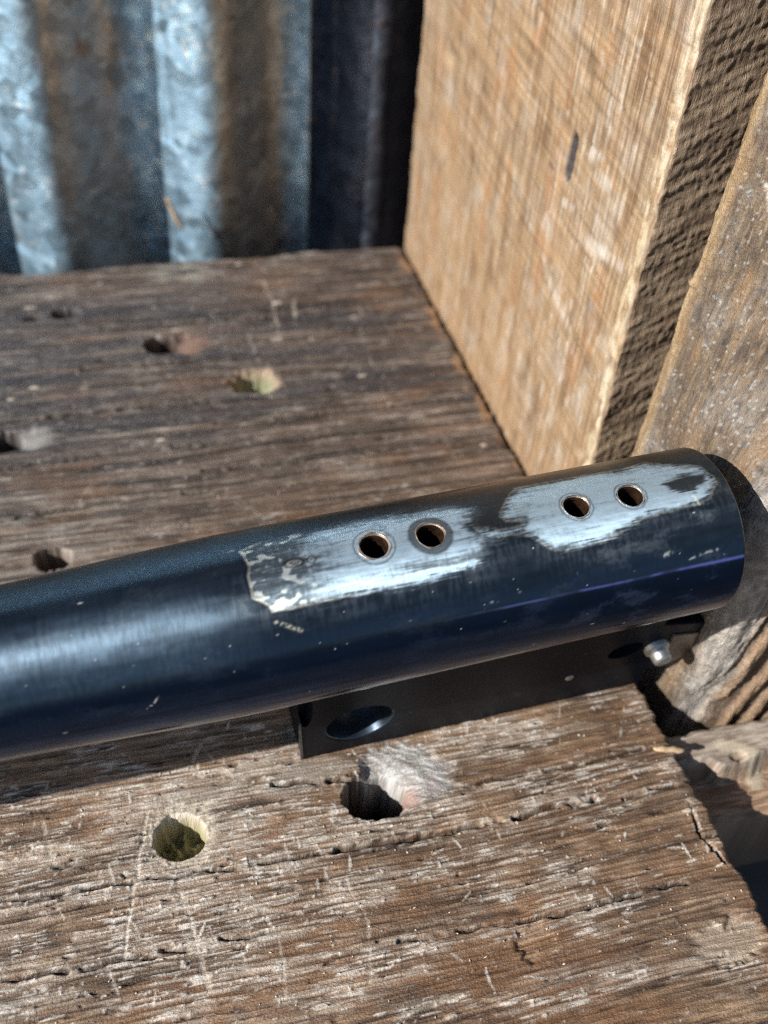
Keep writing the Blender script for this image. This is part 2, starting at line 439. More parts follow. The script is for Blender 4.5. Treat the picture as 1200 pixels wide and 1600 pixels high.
    # --- holes
    def hole(cx, cy, rx, ry, depth, seed, wall, rough=0.12, soft=0.12, floor=None, lipc=None, lipr=1.5, lipk=0.6, dish=0.0, n=2.0):
        nonlocal h, c
        q = ell(u, v, cx, cy, rx, ry, seed, rough, n)
        lip = ss(lipr, 1.0, q + 0.25 * fb(u / 1.5, v / 1.2, seed + 7, 3))
        if lipc is not None:
            c = mixc(c, lipc, lipk * lip * (0.65 + 0.35 * ss(-0.3, 0.4, fb(u / 0.9, v / 0.7, seed + 8, 2))))
        h = h - dish * lip + 0.15 * lip * fb(u / 0.8, v / 0.6, seed + 9, 2)
        k = ss(1 + soft, 1 - soft, q)
        h = h * (1 - k) - k * (depth + (0 if floor is None else floor * fb(u / 1.6, v / 1.6, seed + 3, 3)))
        c = mixc(c, np.asarray(wall) * (0.75 + 0.5 * vn(u / 0.8, v / 0.8, seed + 5))[..., None], ss(1.0 + soft * 0.6, 1.0 - soft * 0.2, q))
    # knot: a ragged crater that drops to the left into a deep hole
    q = ell(u, v, -51.2, -75.6, 9.4, 7.0, 61, 0.28, 1.6)
    k = ss(1.06, 0.86, q)
    rag = fb(u / 3.4, (v + 0.5 * u) / 1.1, 62, 3)
    cr = -0.35 - 2.4 * ss(9.5, 3.5, np.hypot(u + 57, 1.15 * (v + 78.6))) + 0.30 * rag
    h = h * (1 - k) + cr * k
    c = mixc(c, mixc(np.array([0.33, 0.31, 0.29]), np.array([0.62, 0.62, 0.61]), ss(-0.35, 0.4, rag + 0.5 * fb(u / 0.6, v / 0.5, 77, 2))), 0.9 * ss(1.12, 0.7, q + 0.22 * fb(u / 1.4, v / 1.0, 78, 3)))
    pk = ss(2.6, 0.6, np.hypot((u + 51.2) / 1.1, (v + 80) / 1.3)) * k
    c = mixc(c, np.array([0.42, 0.25, 0.20]), 0.75 * pk)
    pk = ss(2.4, 0.6, np.hypot((u + 46.5), (v + 79))) * k
    c = mixc(c, np.array([0.46, 0.36, 0.36]), 0.6 * pk)
    hole(-57.0, -78.6, 5.2, 4.1, 26, 63, (0.03, 0.021, 0.017), 0.14, 0.16)
    # drilled hole with pale worn rim
    hole(-91.0, -79.2, 4.2, 4.2, 7.2, 64, (0.42, 0.39, 0.22), 0.08, 0.07, floor=2.2, lipc=(0.66, 0.58, 0.46), lipr=1.8, lipk=0.9, dish=0.4)
    hole(-109.6, -8.8, 3.5, 3.0, 22, 65, (0.09, 0.05, 0.035), 0.15, 0.14, lipc=(0.30, 0.25, 0.21), lipr=1.9, lipk=0.5)
    q = ss(1.2, 0.6, ell(u, v, -72.0, 67.0, 6.0, 4.6, 66, 0.3)); c = mixc(c, (0.20, 0.115, 0.085), 0.8 * q); h = h - q * (0.2 + 2.6 * ss(-68, -76, u))
    hole(-79.0, 67.5, 4.4, 4.2, 18, 67, (0.07, 0.04, 0.03), 0.2, 0.15, lipc=(0.05, 0.042, 0.04), lipr=1.5, lipk=0.6)
    hole(-57.6, 47.0, 5.2, 4.6, 6.5, 68, (0.30, 0.31, 0.19), 0.25, 0.30, floor=1.6, lipc=(0.58, 0.44, 0.30), lipr=1.5, lipk=0.85, dish=0.4)
    hole(-103.4, 87.5, 3.6, 2.2, 4, 69, (0.03, 0.03, 0.032), 0.3, 0.25, lipc=(0.055, 0.055, 0.06), lipr=2.2, lipk=0.6)
    hole(-112, 86, 2.4, 1.6, 3, 70, (0.03, 0.03, 0.03), 0.3, 0.3)
    q = ss(1.2, 0.5, ell(u, v, -113.5, 33, 6, 4.5, 71, 0.3)); c = mixc(c, (0.30, 0.29, 0.28), 0.8 * q); h = h - q * 1.4 * ss(-110, -117, u)
    hole(-120.0, 32.6, 4.2, 3.6, 14, 72, (0.05, 0.04, 0.035), 0.2, 0.18)
    # rust-coloured rub along the end that meets the post
    k = ss(-5.5, -1.0, u) * ss(0.0, 0.45, fb(u / 4, v / 7, 73, 3)) * ss(-20, 0, v)
    c = mixc(c, np.array([0.40, 0.23, 0.12]), 0.8 * k)
    return h, c

px = axis([(-900, -140, 12), (-140, 0, 0.23)])
py = axis([(-175, -134, 1.6), (-134, -56, 0.21), (-56, -8, 0.7), (-8, 113, 0.30)])
U, Vv = np.meshgrid(px, py, indexing='ij')
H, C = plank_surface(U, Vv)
en = 0.55 * fb(Vv / 5, Vv * 0, 80, 3) + 0.35 * fb(Vv / 1.3, Vv * 0, 81, 2)
de = -U + en * ss(-4, 0, U)                                   # distance from the sawn end
H = H - 1.3 * ss(1.3, -0.3, de) ** 2 - 0.25 * ss(3, 0, de)
bn = 1.2 * fb(U / 14, U * 0, 82, 3)
H = H - 2.2 * ss(4.0, 0, 113 - Vv + bn) ** 2
XX = U + np.where(U > -3, en * 0.8 * (U + 3) / 3, 0) - 0.35
YY = Vv + np.where(Vv > 108, bn * (Vv - 108) / 5, 0)
n, m = U.shape
top = np.stack([XX, YY, H], -1).reshape(-1, 3)
# sides: ring of boundary points dropped to the underside
ring = np.concatenate([np.arange(m), np.arange(1, n) * m + m - 1, (n - 1) * m + np.arange(m - 2, -1, -1), np.arange(n - 2, 0, -1) * m])
low1 = top[ring].copy(); low1[:, 2] -= 1.5
low2 = top[ring].copy(); low2[:, 2] = -38
nr = len(ring); b0 = len(top)
r2 = np.roll(np.arange(nr), -1)
F = [grid_faces(n, m)[:, ::-1][:, ::-1]]
F = [grid_faces(n, m)[:, [0, 3, 2, 1]]]
F.append(np.stack([ring, ring[r2], b0 + r2, b0 + np.arange(nr)], -1))
F.append(np.stack([b0 + np.arange(nr), b0 + r2, b0 + nr + r2, b0 + nr + np.arange(nr)], -1))
F.append((b0 + nr + np.arange(nr))[::-1])
Vall = np.concatenate([top, low1, low2])
Call = np.concatenate([C.reshape(-1, 3), np.tile([[0.12, 0.085, 0.06]], (2 * nr, 1))])
UVall = np.concatenate([np.stack([U, Vv + 2 * fb(U / 70, Vv / 45, 11, 2)], -1).reshape(-1, 2), np.stack([low1[:, 1], low1[:, 2]], -1), np.stack([low2[:, 1], low2[:, 2]], -1)])
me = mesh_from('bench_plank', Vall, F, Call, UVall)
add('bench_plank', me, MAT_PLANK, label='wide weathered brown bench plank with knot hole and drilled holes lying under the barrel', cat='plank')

# ------------------------------------------------------------------ upright timbers
def prism(name, path, step, zs, disp, uvdir=True):
    """closed outline 'path' (corner points, radius) swept up z; disp(a, z, face) -> (outward mm, shift xy, colour)"""
    P = []; 
    k = len(path)
    for i in range(k):
        p, r, s = np.array(path[i][0], float), path[i][1], path[i][2]
        a = np.array(path[i - 1][0], float); b = np.array(path[(i + 1) % k][0], float)
        da = (a - p) / np.linalg.norm(a - p); db = (b - p) / np.linalg.norm(b - p)
        if r > 0:
            cnt = 9
            for t in np.linspace(0, 1, cnt):
                q = (1 - t) ** 2 * (p + da * r) + 2 * t * (1 - t) * p + t * t * (p + db * r)
                P.append(q)
            st = p + db * r
        else:
            P.append(p); st = p
        rb = path[(i + 1) % k][1]
        en_ = b - db * rb if rb > 0 else b
        cnt = max(1, int(np.linalg.norm(en_ - st) / s))
        for t in np.arange(1, cnt) / cnt:
            P.append(st + (en_ - st) * t)
    P = np.array(P)
    T = np.roll(P, -1, 0) - np.roll(P, 1, 0); T /= np.linalg.norm(T, axis=1)[:, None]
    N = np.stack([T[:, 1], -T[:, 0]], -1)                     # outward for a counter-clockwise outline
    seg = np.linalg.norm(np.roll(P, -1, 0) - P, axis=1)
    A = np.concatenate([[0], np.cumsum(seg)[:-1]])
    Z = zs
    AA, ZZ = np.meshgrid(A, Z, indexing='xy')                  # (nz, na)
    d, sx, sy, col = disp(AA, ZZ, P)
    X = P[None, :, 0] + N[None, :, 0] * d + sx
    Y = P[None, :, 1] + N[None, :, 1] * d + sy
    nz, na = AA.shape
    V = np.stack([X, Y, ZZ], -1).reshape(-1, 3)
    F = [grid_faces(nz, na, wrap=True), np.arange(na)[::-1], (nz - 1) * na + np.arange(na)]
    uv = np.stack([ZZ, AA], -1).reshape(-1, 2)
    return mesh_from(name, V, F, col.reshape(-1, 3), uv)

# big square post: left face on X = 0.6, front face turned away from the sun
PS = math.radians(8)
pc = np.array([0.75, -27.0])
post_path = [((0.75, 113.5), 2.0, 0.45), (tuple(pc), 1.2, 0.40), (tuple(pc + 62 * np.array([math.cos(PS), math.sin(PS)])), 2.0, 2.0), ((110, 113.5), 2.0, 3.0)]
def post_disp(A, Z, P):
    X = P[None, :, 0] + 0 * Z; Y = P[None, :, 1] + 0 * Z
    L = 140.5                                                 # arc length of the left face
    t = A - L                                                 # distance round the corner, negative on the left face
    g = A + 1.0 * fb(Z / 110, A / 30, 101, 2)
    f1 = fb(Z / 40, g / 1.3, 102, 3); f2 = fb(Z / 14, g / 0.7, 103, 2)
    sawr = fb(Z / 1.3 + 0.12 * A / 1.6, A / 25, 104, 2)       # band-saw marks across the grain
    broad = fb(Z / 40, A / 18, 105, 3); patch = fb(Z / 9, A / 6, 106, 3)
    f3 = fb(Z / 26, g / 0.55, 123, 2)
    d = 0.09 * f1 + 0.06 * f2 + 0.11 * sawr + 0.12 * broad + 0.05 * f3
    tan = np.array([0.375, 0.250, 0.143]); brn = np.array([0.215, 0.130, 0.072]); pal = np.array([0.50, 0.39, 0.275]); wht = np.array([0.70, 0.64, 0.56])
    c = mixc(brn, tan, ss(-0.5, 0.25, f1 + 0.5 * patch + 0.4 * broad + 0.25))
    c = mixc(c, pal, 0.6 * ss(0.1, 0.7, f2 * 0.5 + f1 + 0.4 * patch))
    c = mixc(c, np.array([0.42, 0.20, 0.085]), 0.5 * ss(0.05, 0.55, fb(Z / 22, A / 9, 107, 3)))
    c = mixc(c, np.array([0.30, 0.24, 0.17]), 0.30 * ss(0.15, 0.55, fb(Z / 25, A / 9, 108, 3)))
    c = c * (1 + 0.46 * sawr * (0.4 + 0.6 * ss(20, 70, Z)))[..., None]
    c = mixc(c, np.array([0.52, 0.47, 0.41]), 0.55 * ss(0.05, 0.6, fb(Z / 13, A / 9, 124, 3) + 0.25 * fb(Z / 3, A / 2, 125, 2)) * ss(-0.6, 0.3, f1 + f3))
    c = mixc(c, brn * 0.7, 0.55 * ss(0.15, 0.6, fb(Z / 11, A / 4, 126, 3)))
    c = mixc(c, brn * 0.7, 0.36 * ss(0.08, 0.5, f3 + 0.2 * patch)); c = mixc(c, pal * 1.1, 0.34 * ss(0.1, 0.5, -f3 + 0.4 * f2))
    thin = ss(0.32, 0.05, abs(((Z + 0.16 * A + 3.0 * fb(A / 30, Z / 30, 109, 2)) % 9.5) - 4.7)) * ss(-0.1, 0.3, fb(A / 12, Z / 12, 110, 2))
    d = d - 0.25 * thin; c = mixc(c, brn * 0.5, 0.55 * thin)
    # pale rubbed marks
    rub = ss(0.28, 0.62, fb(Z / 6.5, A / 2.2, 111, 3) + 0.30 * ss(30, 8, abs(t + 24)) - 0.10) * (t < -4)
    c = mixc(c, wht, 0.5 * rub * ss(-0.4, 0.5, f1 + f2 + 0.4 * sawr))
    for zz0, tt0, zz1, tt1, w in ((62.7, -22.3, 64.5, -14, 1.3), (64.5, -14, 66.2, -5.9, 1.0), (47, -33.3, 43.9, -21.6, 1.3), (50, -38, 47, -33, 0.9), (65.2, -33.6, 66.1, -29.6, 0.9), (57.4, -41.5, 56.5, -38.5, 1.8), (76.4, -22, 76.5, -17, 1.2), (78.3, -27, 80, -22, 1.0)):
        k = ss(w * 1.8, w * 0.3, segd(Z, t + 1.2 * fb(Z / 2, t / 2, 112, 2), [(zz0, tt0), (zz1, tt1)])) * ss(-0.5, 0.1, f1 + f2)
        c = mixc(c, wht, 0.6 * k)
    # short dark slit
    k = ss(1.15, 0.6, segd(Z, t, [(71.0, -34.6), (77.6, -34.2)])); d = d - 0.9 * k; c = mixc(c, (0.07, 0.06, 0.06), 0.9 * k)
    k = ss(0.9, 0.3, segd(Z, t, [(69.1, -43.6), (68.8, -41.3)])); c = mixc(c, (0.10, 0.08, 0.07), 0.7 * k)
    k = ss(1.3, 0.4, segd(Z, t, [(90.7, -62.4), (104, -64)])); d = d - 0.7 * k; c = mixc(c, (0.11, 0.08, 0.06), 0.8 * k)
    k = ss(1.3, 0.4, segd(Z, t, [(83.5, -87.2), (98, -86.5)])); d = d - 0.5 * k; c = mixc(c, (0.14, 0.10, 0.07), 0.7 * k)
    # cream, splintery arris
    wv = 2.6 + 2.4 * fb(Z / 9, Z * 0 + 0.5, 113, 3)
    ar = ss(-wv - 1.2, -wv + 0.8, t) * ss(0.8, -0.4, t)
    c = mixc(c, mixc(np.array([0.70, 0.58, 0.38]), np.array([0.80, 0.72, 0.56]), ss(-0.3, 0.3, f1 + f2)), 0.65 * ar * ss(-0.35, 0.25, fb(Z / 5, A / 1.6, 127, 3)))
    d = d + 0.30 * ar * fb(Z / 3, A / 1.2, 114, 3) - ss(-2.4, 0.2, t) * ss(3.5, -0.2, t) * (0.5 + 0.7 * fb(Z / 6, Z * 0 + 0.5, 115, 3))
    # rough-sawn front face: ridges that climb to the right
    fr = ss(0.2, 1.6, t) * (t < 64)
    tw = t + 0.8 * fb(Z / 6, t / 6, 116, 2)
    rid = np.sin(2 * np.pi * (Z - 0.32 * tw) / 17.0 + 2.5 * fb(Z / 22, t / 30, 117, 2))
    rid = ss(-0.2, 1.0, rid)
    fine = fb((Z - 0.34 * tw) / 1.5, t / 9, 118, 3); pebble = fb(Z / 1.6, t / 1.1, 119, 3)
    mid_ = fb((Z - 0.32 * tw) / 5, t / 16, 121, 2)
    d = d * (1 - fr) + fr * (0.26 * rid + 0.17 * fine + 0.20 * pebble + 0.16 * mid_ - 0.5)
    cf = mixc(np.array([0.20, 0.14, 0.095]), np.array([0.46, 0.34, 0.235]), ss(-0.5, 0.5, fine + 0.6 * pebble + 0.3 * mid_))
    cf = mixc(cf, np.array([0.42, 0.35, 0.27]), 0.5 * ss(0.25, 0.7, pebble + 0.4 * fb(Z / 6, t / 4, 120, 2)))
    c = mixc(c, cf, fr)
    k = ss(2.0, 1.3, segd(Z, t, [(71.0, -34.6), (77.6, -34.2)])); d = d - 0.5 * k; c = mixc(c, (0.05, 0.045, 0.05), 0.95 * k)
    # worn, greyer foot and rear edge
    c = mixc(c, np.array([0.34, 0.26, 0.19]), 0.45 * ss(34, 4, A) * ss(-0.3, 0.4, f1 + patch + 0.2))
    c = mixc(c, np.array([0.36, 0.21, 0.12]), 0.4 * ss(14, 0, Z) * ss(-0.2, 0.4, f1 + patch))
    d = d - 0.6 * ss(7, 0, A) * (0.5 + fb(Z / 8, Z * 0 + 0.5, 122, 3)) * (A < 20)
    return d, 0, 0, c
me = prism('square_post', post_path, 0.45, axis([(-45, -2, 3), (-2, 122, 0.45), (122, 260, 6)]), post_disp)
add('square_post', me, MAT_POST, label='thick tan rough-sawn post with cream splintered corner standing at the end of the plank', cat='post')

# narrower grey timber in front of it, leaning slightly
tim_path = [((0.5, -36.0), 1.6, 0.38), ((7.8, -72.5), 3.0, 0.36), ((75, -74.5), 2.0, 0.5), ((80, -36.0), 2.0, 4.0)]
def tim_disp(A, Z, P):
    g = A + 1.6 * fb(Z / 40, A / 18, 131, 2)
    f1 = fb(Z / 15, g / 1.0, 132, 3); f2 = fb(Z / 3.5, g / 0.8, 133, 3)
    blot = fb(Z / 11, A / 8, 134, 3); grit = fb(Z / 1.2, A / 1.0, 135, 2)
    L = 37.3
    t = A - L
    d = 0.16 * f1 + 0.24 * f2 + 0.17 * grit + 0.5 * fb(Z / 30, A / 20, 136, 2) + 6.2 * np.exp(-((Z - 47) / 22.0) ** 2) * ss(4, 26, A) * ss(44, 34, A)  # bulge added toward the barrel end to tighten and deepen its shadow
    brn = np.array([0.14, 0.098, 0.066]); tan = np.array([0.31, 0.225, 0.148]); gry = np.array([0.27, 0.26, 0.25]); dk = np.array([0.06, 0.057, 0.058])
    c = mixc(brn, tan, ss(-0.5, 0.45, f1 * 0.7 + f2 * 0.5 + 0.3 * blot))
    c = mixc(c, gry, 0.5 * ss(-0.15, 0.6, blot + 0.5 * grit))
    c = mixc(c, dk, 0.6 * ss(0.1, 0.55, fb(Z / 16, A / 5, 137, 3) + 0.25 * f2))
    c = mixc(c, dk, 0.55 * ss(0.1, 0.5, fb(Z / 1.8, A / 1.1, 145, 3)))
    c = mixc(c, np.array([0.60, 0.60, 0.58]), 0.75 * ss(0.40, 0.65, fb(Z / 1.0, A / 0.8, 138, 2) + 0.25 * blot))  # pale specks paint the face's sparkle into the colour
    c = mixc(c, np.array([0.42, 0.255, 0.13]), 0.45 * ss(0.1, 0.6, fb(Z / 20, A / 6, 139, 2)) )
    # tan far edge
    ed = ss(4.6, 2.6, A + 0.8 * fb(Z / 9, Z * 0 + 0.5, 140, 3)); c = mixc(c, mixc(np.array([0.36, 0.235, 0.12]), np.array([0.52, 0.38, 0.22]), ss(-0.4, 0.4, f1)), 0.85 * ed)
    d = d + 0.5 * ed * ss(0.7, 0.2, abs(Z - 72.0))
    k = ss(0.5, 0.2, segd(Z, A, [(93, 9), (86, 14.5), (84.5, 16)])); c = mixc(c, (0.75, 0.70, 0.62), 0.8 * k); d = d - 0.15 * k
    k = ss(0.8, 0.3, np.hypot(Z - 43, A - 17)); c = mixc(c, (0.03, 0.03, 0.03), k); d = d - 0.7 * k
    # worn near corner, silvery, then furrowed front face
    cor = ss(-5.0, -0.5, t + 1.5 * fb(Z / 6, Z * 0 + 0.5, 141, 3)) * ss(8.5, 3.5, t + 2.0 * fb(Z / 5, Z * 0 + 0.5, 142, 3))
    c = mixc(c, mixc(np.array([0.33, 0.31, 0.29]), np.array([0.62, 0.58, 0.53]), ss(-0.3, 0.4, f2 + f1)), 0.8 * cor)
    d = d + cor * 0.6 * fb(Z / 5, A / 2, 143, 3)
    fr = ss(3.5, 7, t) * (t < 66)
    fur = np.sin(2 * np.pi * (A + 1.5 * fb(Z / 20, A / 9, 144, 2) - 0.16 * Z) / 5.2); fur2 = ss(-0.3, 0.8, fur)
    d = d + fr * (1.3 * fur2 + 0.3 * f1)
    cf = mixc(np.array([0.12, 0.08, 0.055]), np.array([0.36, 0.24, 0.15]), ss(-0.3, 0.6, fur + f1))
    c = mixc(c, cf, fr * 0.9)
    d = d - 2.5 * ss(12, -4, Z) * cor
    lean = 0.062 * Z
    return d, lean, 0, c
me = prism('leaning_timber', tim_path, 0.4, axis([(-60, -25, 3), (-25, 125, 0.42), (125, 260, 6)]), tim_disp)
add('leaning_timber', me, MAT_TIMBER, label='grey brown weathered timber with gritty face and dark barrel shadow right of the post', cat='timber')

# ------------------------------------------------------------------ low rail beyond the plank end
rx_ = axis([(1.0, 50, 0.35), (50, 120, 4)])
ry_ = axis([(-92.5, -75.6, 0.3)])
U2, V2 = np.meshgrid(rx_, ry_, indexing='ij')
w2 = V2 + 0.8 * fb(U2 / 30, V2 / 12, 151, 2)
f1 = fb(U2 / 14, w2 / 0.9, 152, 3); f2 = fb(U2 / 5, w2 / 0.5, 153, 2); pt = fb(U2 / 8, V2 / 5, 154, 3)
H2 = -3.6 + 0.13 * f1 + 0.07 * f2 + 0.12 * pt
C2 = mixc(np.array([0.24, 0.19, 0.15]), np.array([0.50, 0.43, 0.36]), ss(-0.5, 0.5, f1 + 0.4 * pt))
C2 = mixc(C2, np.array([0.13, 0.10, 0.085]), 0.7 * ss(0.25, 0.7, f2 + f1))
brk = -85.2 + 0.8 * fb(U2 / 6, U2 * 0, 155, 3) + 2.6 * ss(10, 6, U2) + 1.5 * ss(14, 20, U2)        # line along which the front has split away
k = ss(0.9, -0.6, V2 - brk)
H2 = H2 - k * (5.6 + 0.5 * f1 + 0.08 * (U2 - 10))
C2 = mixc(C2, mixc(np.array([0.25, 0.155, 0.10]), np.array([0.48, 0.33, 0.22]), ss(-0.4, 0.4, f1 + f2)), k)
sp = ss(2.2, 1.0, segd(U2, V2, [(11.5, -80.5), (14.5, -82.2), (18, -84.8), (17, -85.8)]) + 0.6 * f2)
C2 = mixc(C2, np.array([0.58, 0.50, 0.38]), 0.85 * sp); H2 = H2 + 0.15 * sp
dn = ss(1.3, 0.5, ell(U2, V2, 13.0, -83.2, 1.6, 1.1, 157, 0.4)); H2 = H2 - 0.9 * dn; C2 = mixc(C2, (0.2, 0.13, 0.08), 0.6 * dn)
H2 = H2 - 1.4 * ss(-77.4, -75.6, V2) ** 2 - 1.5 * ss(1.2, 0, V2 + 92.5)
n, m = U2.shape
top = np.stack([U2, V2 + (V2 > -77) * 0.5 * fb(U2 / 3, U2 * 0, 158, 2), H2], -1).reshape(-1, 3)
ring = np.concatenate([np.arange(m), np.arange(1, n) * m + m - 1, (n - 1) * m + np.arange(m - 2, -1, -1), np.arange(n - 2, 0, -1) * m])
low = top[ring].copy(); low[:, 2] = -30
nr = len(ring); b0 = len(top); r2 = np.roll(np.arange(nr), -1)
F = [grid_faces(n, m)[:, [0, 3, 2, 1]], np.stack([ring, ring[r2], b0 + r2, b0 + np.arange(nr)], -1), (b0 + np.arange(nr))[::-1]]
me = mesh_from('split_rail', np.concatenate([top, low]), F, np.concatenate([C2.reshape(-1, 3), np.tile([[0.2, 0.14, 0.1]], (nr, 1))]),
               np.concatenate([np.stack([U2, V2], -1).reshape(-1, 2), low[:, :2]]))
add('split_rail', me, MAT_RAIL, label='short grey rail with split splintery front edge beyond the plank end below the barrel', cat='rail')

# ------------------------------------------------------------------ corrugated sheet behind
m_, nt, b = new_mat('galvanised_sheet'); L = nt.links
at = node(nt, 'ShaderNodeAttribute', attribute_name='Col'); uv = node(nt, 'ShaderNodeUVMap')
vo = node(nt, 'ShaderNodeTexVoronoi', Scale=0.28); L.new(uv.outputs[0], vo.inputs['Vector'])
nz_ = node(nt, 'ShaderNodeTexNoise', Scale=0.35, Detail=5.0, Roughness=0.65); L.new(uv.outputs[0], nz_.inputs['Vector'])
sepc = node(nt, 'ShaderNodeSeparateColor'); L.new(vo.outputs['Color'], sepc.inputs[0])
mr = node(nt, 'ShaderNodeMapRange'); mr.inputs['To Min'].default_value = 0.32; mr.inputs['To Max'].default_value = 0.60
L.new(sepc.outputs[0], mr.inputs['Value']); L.new(mr.outputs[0], b.inputs['Roughness'])
mr2 = node(nt, 'ShaderNodeMapRange'); mr2.inputs['To Min'].default_value = 0.75; mr2.inputs['To Max'].default_value = 1.2
L.new(sepc.outputs[1], mr2.inputs['Value'])
mx = node(nt, 'ShaderNodeVectorMath', operation='SCALE'); L.new(at.outputs['Color'], mx.inputs[0]); L.new(mr2.outputs[0], mx.inputs['Scale'])
L.new(mx.outputs[0], b.inputs['Base Color'])
bp = node(nt, 'ShaderNodeBump'); bp.inputs['Strength'].default_value = 0.3; bp.inputs['Distance'].default_value = 0.001
L.new(nz_.outputs[0], bp.inputs['Height']); L.new(bp.outputs[0], b.inputs['Normal'])
b.inputs['Metallic'].default_value = 0.85
MAT_SHEET = m_

PITCH = 46.6
def sheet(x0, x1, crest, yoff, tone, seed, label):
    sx_ = axis([(x0, x1, 0.8)]); sz_ = axis([(-70, 120, 1.2), (120, 280, 8)])
    U3, Z3 = np.meshgrid(sx_, sz_, indexing='xy')
    ph = (U3 - crest + 0.8 * fb(U3 / 80, Z3 / 60, seed, 2)) / PITCH          # crest = nearest the camera
    Y3 = yoff - 7.6 * np.cos(2 * np.pi * ph) - 0.4 * np.cos(4 * np.pi * ph) + 0.35 * fb(U3 / 14, Z3 / 18, seed + 1, 3)
    Y3 = Y3 + 0.8 * ss(1.4, 0.3, abs(U3 - crest + 12 + 0.6 * fb(Z3 / 20, Z3 * 0, seed + 2, 2)))
    sc = fb(U3 / 5, Z3 / 6, seed + 3, 3); sc2 = fb(U3 / 2.2, Z3 / 2.4, seed + 4, 2)
    C3 = mixc(np.array([0.34, 0.52, 0.68]), np.array([0.50, 0.74, 0.94]), ss(-0.4, 0.5, sc + 0.4 * sc2))
    C3 = mixc(C3, np.array([0.85, 0.93, 0.98]), 0.85 * ss(0.36, 0.62, sc2 + 0.5 * fb(U3 / 14, Z3 / 14, seed + 5, 2)))
    brown_refl = ss(0.25, 0.75, 0.42 + 0.5 * np.sin(2 * np.pi * ph) + 0.25 * fb(U3 / 10, Z3 / 25, seed + 6, 3))   # the post's brown reflection, painted on the flanks that face away
    C3 = mixc(C3, np.array([0.33, 0.28, 0.235]), 0.75 * brown_refl)
    k = ss(1.2, 0.3, np.hypot((U3 + 90) / 3.0, (Z3 - 55) / 3.5)); C3 = mixc(C3, (0.20, 0.11, 0.05), 0.7 * k)
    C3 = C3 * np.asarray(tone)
    nz0, nx0 = U3.shape
    front = np.stack([U3, Y3, Z3], -1).reshape(-1, 3); backv = front.copy(); backv[:, 1] += 0.6
    cnt = len(front)
    Ff = grid_faces(nz0, nx0)
    F = [Ff, Ff[:, ::-1] + cnt]
    ring = np.concatenate([np.arange(nx0), np.arange(1, nz0) * nx0 + nx0 - 1, (nz0 - 1) * nx0 + np.arange(nx0 - 2, -1, -1), np.arange(nz0 - 2, 0, -1) * nx0])
    r2 = np.roll(ring, -1)
    F.append(np.stack([r2, ring, ring + cnt, r2 + cnt], -1))
    uvq = np.stack([U3, Z3], -1).reshape(-1, 2)
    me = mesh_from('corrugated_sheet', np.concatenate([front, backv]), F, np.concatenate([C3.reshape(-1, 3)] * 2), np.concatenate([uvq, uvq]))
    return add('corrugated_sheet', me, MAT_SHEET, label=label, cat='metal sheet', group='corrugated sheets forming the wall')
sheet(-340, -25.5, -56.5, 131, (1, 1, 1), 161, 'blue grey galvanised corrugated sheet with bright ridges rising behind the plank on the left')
sheet(-34, 60, -2.0, 147, (0.34, 0.27, 0.28), 181, 'dark shaded corrugated sheet tucked behind its neighbour beside the post')  # the tone paints the neighbour's shadow into this sheet's colour

# ------------------------------------------------------------------ the barrel
AX = np.array([-50.0, -70.836, 44.023]); D = np.array([0.99851412, 0.04301376, 0.03345686])
UP = np.array([-0.02518673, -0.18015921, 0.98331495]); SD = np.array([0.04832364, -0.98269653, -0.17880814])
ROOT = AX + D * 20.0                                        # base of the thing: below the lug on the plank
ROOT = ROOT - np.array([0, 0, ROOT[2]])
barrel = bpy.data.objects.new('gun_barrel', None); COL.objects.link(barrel)
barrel.empty_display_size = 0.02
barrel.location = Vector(ROOT * MM)
barrel['label'] = 'dark blued steel gun barrel with scuffed bare patches and four screw holes'
barrel['category'] = 'gun barrel'
def to_local(s, side, up):
    """barrel coordinates (mm along, towards camera, up) -> mm relative to the barrel's root"""
    s = np.asarray(s)[..., None]; side = np.asarray(side)[..., None]; up = np.asarray(up)[..., None]
    return AX + D * s + SD * side + UP * up - ROOT

R0 = 13.5; S_END = 47.4
def radius(s):
    return R0 - 1.55 * ss(-24, -70, s) - 2.6 * ss(-60, -200, s)

P1 = [(-27.77, -3.7), (-26.52, -4.13), (-24.52, -4.93), (-21.06, -5.28), (-17.64, -5.22), (-13.72, -5.61), (-9.36, -6.09), (-6.14, -6.09), (-2.34, -5.57), (0.85, -5.31), (4.08, -5.12), (5.51, -4.5), (7.59, -3.65), (7.76, -2.39), (7.1, -1.23), (5.7, -0.08), (4.82, -0.15), (5.66, 0.55), (8.09, 0.89), (8.27, 1.61), (7.79, 2.29), (9.34, 3.11), (8.61, 3.7), (6.41, 3.8), (5.34, 5.01), (5.39, 5.89), (3.88, 6.52), (-0.05, 6.62), (-4.0, 7.08), (-8.11, 6.93), (-12.85, 6.8), (-16.85, 6.65), (-20.51, 6.72), (-23.45, 6.67), (-25.38, 6.6), (-25.68, 5.66), (-27.61, 4.1), (-27.58, 0.93), (-27.1, -0.53), (-27.38, -2.35)]
